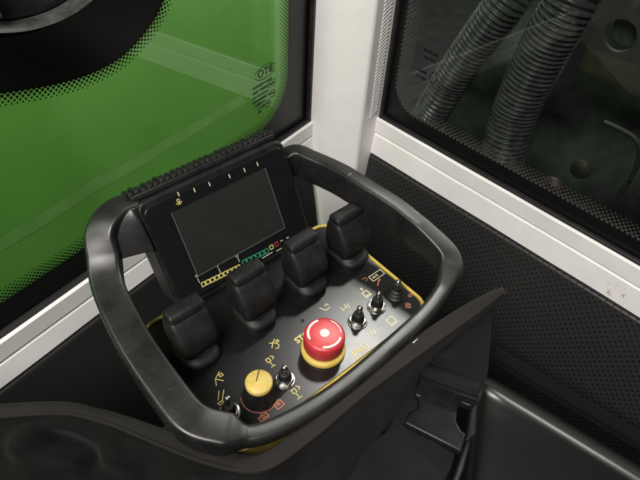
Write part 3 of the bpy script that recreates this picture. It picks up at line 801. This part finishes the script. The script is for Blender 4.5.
symbol([[(-.8, -.4), (.0, .2), (.8, .5)], [(.2, .5), (.8, .5)]], key((379, 283)), .0050, OMARK, Mp_, w=.0014)
symbol([[(-.6, .5), (.4, .5), (.6, -.2), (-.2, -.6)]], key((365, 280)), .0040, OMARK, Mp_, w=.00075)
symbol([['c']+[(.6*math.cos(a*PI/6), .6*math.sin(a*PI/6)) for a in range(12)], [(-.9, 0), (.9, 0)], [(0, -.9), (0, .9)], [(-.6, -.6), (.6, .6)]], key((408, 306)), .0042, OMARK, Mp_, w=.00075)
symbol([['c']+[(.6*math.cos(a*PI/6), .6*math.sin(a*PI/6)) for a in range(12)], [(-.9, 0), (.9, 0)]], key((410, 296)), .0030, OMARK, Mp_, w=.00075)
u, v = .1085, .0555
symbol([['c', (-1, -.42), (1, -.42), (1, .42), (-1, .42)]], (u, v), .0085, CREAM, Mp_, w=.0006)
# small screws
for x, y in ((-.060, .058), (.010, .060)):
    bm = bmesh.new(); add_lathe(bm, [(.0016, 0), (.0016, .0006), (.0010, .0009)], 14); obj('screw', bm, BLK, rc, Mp_ @ Matrix.Translation(V((x, y, 0))))
# light catch clip at the front edge of the tray
bm = bmesh.new(); Mc = MK @ Matrix.Translation(V((.060, -.0405, .040)))
add_box(bm, (0, 0, 0), (.020, .0028, .002), Mc)
obj('strap_clip', bm, mat('grey_plastic', (.26, .26, .25), .4), rc, Matrix.Identity(4), bevel=.0008)

# ================================================================== FABRIC APRON
R0 = [(-130, 418, .000), (40, 404, .010), (100, 411, .010), (165, 432, .015), (214, 450, .022), (262, 457, .030), (305, 426, .030), (360, 381, .032), (420, 337, .038), (470, 305, .044), (501, 290, .048)]
R00 = [(x+3, y+6 if x < 250 else y-1, z-.03 if i < 5 else z-.022) for i, (x, y, z) in enumerate(R0)]
R1 = [(-130, 430, .002), (40, 414, .012), (100, 421, .012), (165, 447, .018), (214, 465, .026), (262, 470, .034), (310, 440, .034), (365, 394, .035), (425, 350, .039), (474, 315, .044), (502, 293, .047)]
R2 = [(-130, 460, -.012), (40, 440, .000), (100, 452, -.004), (165, 475, .006), (214, 492, .012), (265, 500, .010), (322, 462, -.005), (372, 404, -.005), (428, 356, .005), (476, 318, .025), (502.5, 295, .038)]
R3 = [(-130, 500, -.045), (35, 478, -.030), (95, 488, -.030), (160, 512, -.025), (214, 525, -.020), (268, 530, -.040), (330, 488, -.07), (376, 420, -.06), (430, 361, -.045), (476.5, 320, -.010), (502.5, 296, .020)]
R4 = [(-130, 600, -.14), (35, 590, -.13), (95, 600, -.12), (160, 610, -.12), (214, 620, -.11), (270, 600, -.12), (334, 530, -.14), (380, 440, -.13), (432, 364, -.11), (477, 322, -.06), (502.5, 297, -.02)]
P3 = lambda R: [pz(*q) for q in R]
rows = [P3(R00), P3(R0), P3(R1), P3(R2), P3(R3), P3(R4)]
ap = thing('fabric_apron', 'black cloth apron with taped edge wrapped round the front of the remote control', 'apron', tuple(pz(262, 500, -.11)))
def seg_d(p, a, b):
    d = b-a; t = max(0, min(1, (p-a).dot(d)/d.length_squared)); return (p-a-d*t).length
FOLDS = [(((14, 414), (34, 424), (60, 440), (92, 458)), -.040, .011), (((60, 470), (105, 456), (165, 449)), .024, .016), (((0, 424), (20, 440), (28, 470)), .012, .012), (((108, 430), (150, 446), (200, 478)), -.020, .012), (((5, 470), (45, 462)), -.012, .012)]
FOLDS = [([pz(x, y, -.005) for x, y in pts], h, w) for pts, h, w in FOLDS]
bm, vs = grid_surface(rows[2:], 24, 16)
for c in vs:
    for j, v in enumerate(c):
        p = v.co.copy(); k = min(1, j/12); fd = sum(h*math.exp(-(min(seg_d(p, a, b) for a, b in zip(pts, pts[1:]))/w)**2) for pts, h, w in FOLDS)
        v.co = p+V((0, -.45, .9))*(fd*min(1, j/5))+V((0, -.3, 1))*(k*((.020+.040*max(0, min(1, (-.02-p.x)/.1)))*noise.noise(V((p.x*9+p.y*7, p.y*16-p.x*4, p.z*6)))+(.011+.014*max(0, min(1, (-.02-p.x)/.1)))*noise.noise(V((p.x*22+p.y*20, p.y*9-p.x*8, p.z*12+4)))+.003*noise.noise(p*60)))
obj('cloth', bm, CLOTH, ap, angle=180, solid=.002)
bm, vs = grid_surface(rows[:3], 10, 8)
obj('edge_tape', bm, TAPE, ap, angle=180, solid=.004)
bm = bmesh.new(); add_tube(bm, [p+V((0, -.0005, .0015)) for p in rows[2]], .0017, 10, 10)
obj('piping', bm, TAPE, ap)

# ================================================================== HARNESS BELT
bt = thing('harness_belt', 'black ribbed webbing belt with side release buckle hanging below the apron', 'belt', tuple(pz(440, 470, -.13)))
# upper webbing from under the flap to the buckle, then folded over its bar
def ribbon(rows_px, nu=8, nv=8):
    return grid_surface([[pz(*q) for q in r] for r in rows_px], nu, nv)
bm, _ = ribbon([[(446, 318, .00), (470, 305, .005), (496, 288, .01)], [(448, 340, -.03), (470, 328, -.03), (492, 314, -.03)], [(440, 352, -.05), (463, 352, -.05), (489, 350, -.05)],
                [(428, 358, -.062), (456, 367, -.062), (487, 374, -.062)], [(424, 366, -.066), (452, 377, -.066), (482, 386, -.066)], [(426, 372, -.074), (452, 382, -.074), (480, 392, -.074)]])
obj('webbing', bm, WEB, bt, angle=180, solid=.0022)
bm, _ = ribbon([[(422, 362, -.060), (451, 372, -.060), (481, 383, -.060)], [(421, 367, -.055), (450, 378, -.055), (480, 389, -.055)], [(421, 373, -.060), (449, 384, -.060), (479, 394, -.060)], [(423, 377, -.070), (450, 388, -.070), (478, 398, -.070)]])
obj('webbing_fold', bm, WEB, bt, angle=180, solid=.002)
# buckle body
zb = -.075
bpx = [(422, 371), (479, 392), (476, 404), (470, 408), (462, 404), (457, 409), (456, 422), (461, 432), (466, 434), (461, 453), (404, 424), (408, 414), (417, 409), (419, 398), (414, 396), (418, 384)]
w3 = [pz(x, y, zb) for x, y in bpx]
bm = bmesh.new(); add_prism(bm, [(p.x, p.y) for p in w3], zb-.007, zb+.003); obj('buckle', bm, BUCK, bt, bevel=.0022, seg=3)
tpx = [(471, 388), (482, 384), (483, 396), (478, 404), (476, 436), (466, 441), (470, 409), (474, 402)]
w3 = [pz(x, y, zb-.002) for x, y in tpx]; bm = bmesh.new(); add_prism(bm, [(p.x, p.y) for p in w3], zb-.010, zb-.001); obj('buckle_prong', bm, BUCK, bt, bevel=.002)
tpx = [(462, 452), (467, 436), (472, 437), (464, 470), (452, 500), (446, 500), (456, 470)]
w3 = [pz(x, y, zb-.006) for x, y in tpx]; bm = bmesh.new(); add_prism(bm, [(p.x, p.y) for p in w3], zb-.016, zb-.006); obj('buckle_prong', bm, BUCK, bt, bevel=.002)
# lower webbing
bm, _ = ribbon([[(402, 424, -.085), (426, 437, -.083), (455, 454, -.085)], [(378, 438, -.090), (412, 457, -.086), (446, 478, -.090)], [(350, 462, -.10), (386, 482, -.095), (425, 504, -.10)], [(310, 500, -.115), (350, 520, -.11), (395, 545, -.115)]])
obj('webbing', bm, WEB, bt, angle=180, solid=.0022)

# ================================================================== MOULDED SEAT SHELL
st = thing('seat', 'glossy black moulded plastic seat shell beside the belt buckle', 'seat', tuple(pz(570, 470, -.45)))
def rounded_block(px, z, zbot, rad, name, m, n=7):
    pts = [pz(x, y, z) for x, y in px]; P = [V((p.x, p.y)) for p in pts]; c = sum(P, V((0, 0)))/len(P)
    # round the outline first
    loop = []
    k = len(P)
    for i in range(k):
        a, b, d = P[i-1], P[i], P[(i+1) % k]; r = min(rad*1.6, (a-b).length*.45, (d-b).length*.45)
        s = b+(a-b).normalized()*r; e = b+(d-b).normalized()*r
        for j in range(9):
            t = j/8; loop.append(s*(1-t)**2+b*2*t*(1-t)+e*t*t)
    bm = bmesh.new(); rings = []
    def inset(d):
        out = []
        for i, p in enumerate(loop):
            t = (loop[(i+1) % len(loop)]-loop[i-1]).normalized(); nn = V((-t.y, t.x))
            if (c-p).dot(nn) < 0: nn = -nn
            out.append(p+nn*d)
        return out
    rings.append([bm.verts.new((p.x, p.y, zbot)) for p in loop])
    for j in range(n+1):
        a = PI/2*j/n; rings.append([bm.verts.new((p.x, p.y, z-rad+rad*math.sin(a))) for p in inset(rad*(1-math.cos(a)))])
    L = len(loop)
    for a, b in zip(rings, rings[1:]):
        for i in range(L): bm.faces.new((a[i], a[(i+1) % L], b[(i+1) % L], b[i]))
    bm.faces.new(rings[-1])
    return obj(name, bm, m, st, angle=60)
E0, E1 = pz(486, 371, -.165), pz(650, 470, -.165); dS = (E1-E0).normalized(); pS = V((dS.y, -dS.x, 0))
if pS.y > 0: pS = -pS
QZ = [(-.030, -.26), (-.027, -.10), (-.019, -.042), (-.006, -.016), (.010, -.0045), (.024, -.0005), (.040, -.0025), (.065, -.0075), (.11, -.018), (.19, -.037), (.31, -.066), (.37, -.26)]
SZ = [(-.030, -.26), (-.026, -.09), (-.018, -.030), (-.006, -.007), (.012, .000), (.05, .002), (.15, .003), (.35, .003), (.55, .0), (.60, -.2)]
rows = [[E0+dS*(u+.42*max(0, q))+pS*q+V((0, 0, max(zq+zs, -.27))) for u, zs in SZ] for q, zq in QZ]
bm, _ = grid_surface(rows, 7, 7); obj('shell', bm, SEATM, st, angle=180)
bm = bmesh.new(); add_sweep(bm, [pz(494+i*24, 354+i*14.2, -.225) for i in range(11)], rrect(-.010, .010, -.008, .008, .006, 5)); obj('back_rail', bm, CLOTH, st)

# ================================================================== LIGHT
W = bpy.data.worlds.new('World'); SC.world = W; W.use_nodes = True
W.node_tree.nodes['Background'].inputs[0].default_value = (.9, .95, 1.0, 1); W.node_tree.nodes['Background'].inputs[1].default_value = .018
def area(name, loc, target, size, power, col, sy=None):
    l = bpy.data.lights.new(name, 'AREA'); l.energy = power; l.color = col; l.size = size
    if sy: l.shape = 'RECTANGLE'; l.size_y = sy
    o = bpy.data.objects.new(name, l); COL.objects.link(o); o.location = loc
    o.rotation_euler = (V(target)-V(loc)).to_track_quat('-Z', 'Y').to_euler(); return o
area('key_lamp', (.235, 1.62, 1.93), (.03, .32, 0), .24, 57, (1.0, .97, .92))
area('hall_lamp', (-.42, -.80, 1.70), (.05, .6, -.1), .8, 72, (1.0, .945, .90))
st_l = area('strip_lamp', (1.20, 1.66, 1.10), (.25, .45, -.17), 1.0, 36, (1.0, .97, .92), .08)
zx = (V((.25, .45, -.17))-V((1.20, 1.66, 1.10))).normalized(); xx = (dS-zx*dS.dot(zx)).normalized(); yy = (-zx).cross(xx)
st_l.matrix_world = Matrix.Translation(V((1.20, 1.66, 1.10))) @ Matrix((xx, yy, -zx)).transposed().to_4x4()
yl = area('bodywork_fill', tuple(ML @ V((-1.05, -.50, 1.05))), tuple(ML @ V((-.85, -.35, -.2))), .3, 4.2, (1.0, .98, .88)); yl.data.spread = math.radians(110)  # added fill light, spread narrowed to brighten only the green bodywork

# ================================================================== CAMERA
cd = bpy.data.cameras.new('camera'); cam = bpy.data.objects.new('camera', cd); COL.objects.link(cam)
cd.sensor_fit = 'HORIZONTAL'; cd.sensor_width = 36; cd.lens = 36*F/640; cd.clip_start = .01; cd.clip_end = 50
cam.matrix_world = Matrix.Translation(CAM) @ RCAM.to_4x4()
SC.camera = cam
SC.render.resolution_x, SC.render.resolution_y = 1024, 768
vs_ = SC.view_settings; SC.display_settings.display_device = 'sRGB'
vs_.view_transform = 'Standard'; vs_.look = 'None'; vs_.exposure = 0; vs_.gamma = 1; vs_.use_curve_mapping = False
SC.cycles.use_denoising = True
SC.cycles.max_bounces = 8; SC.cycles.transparent_max_bounces = 12; SC.cycles.caustics_reflective = False; SC.cycles.caustics_refractive = False
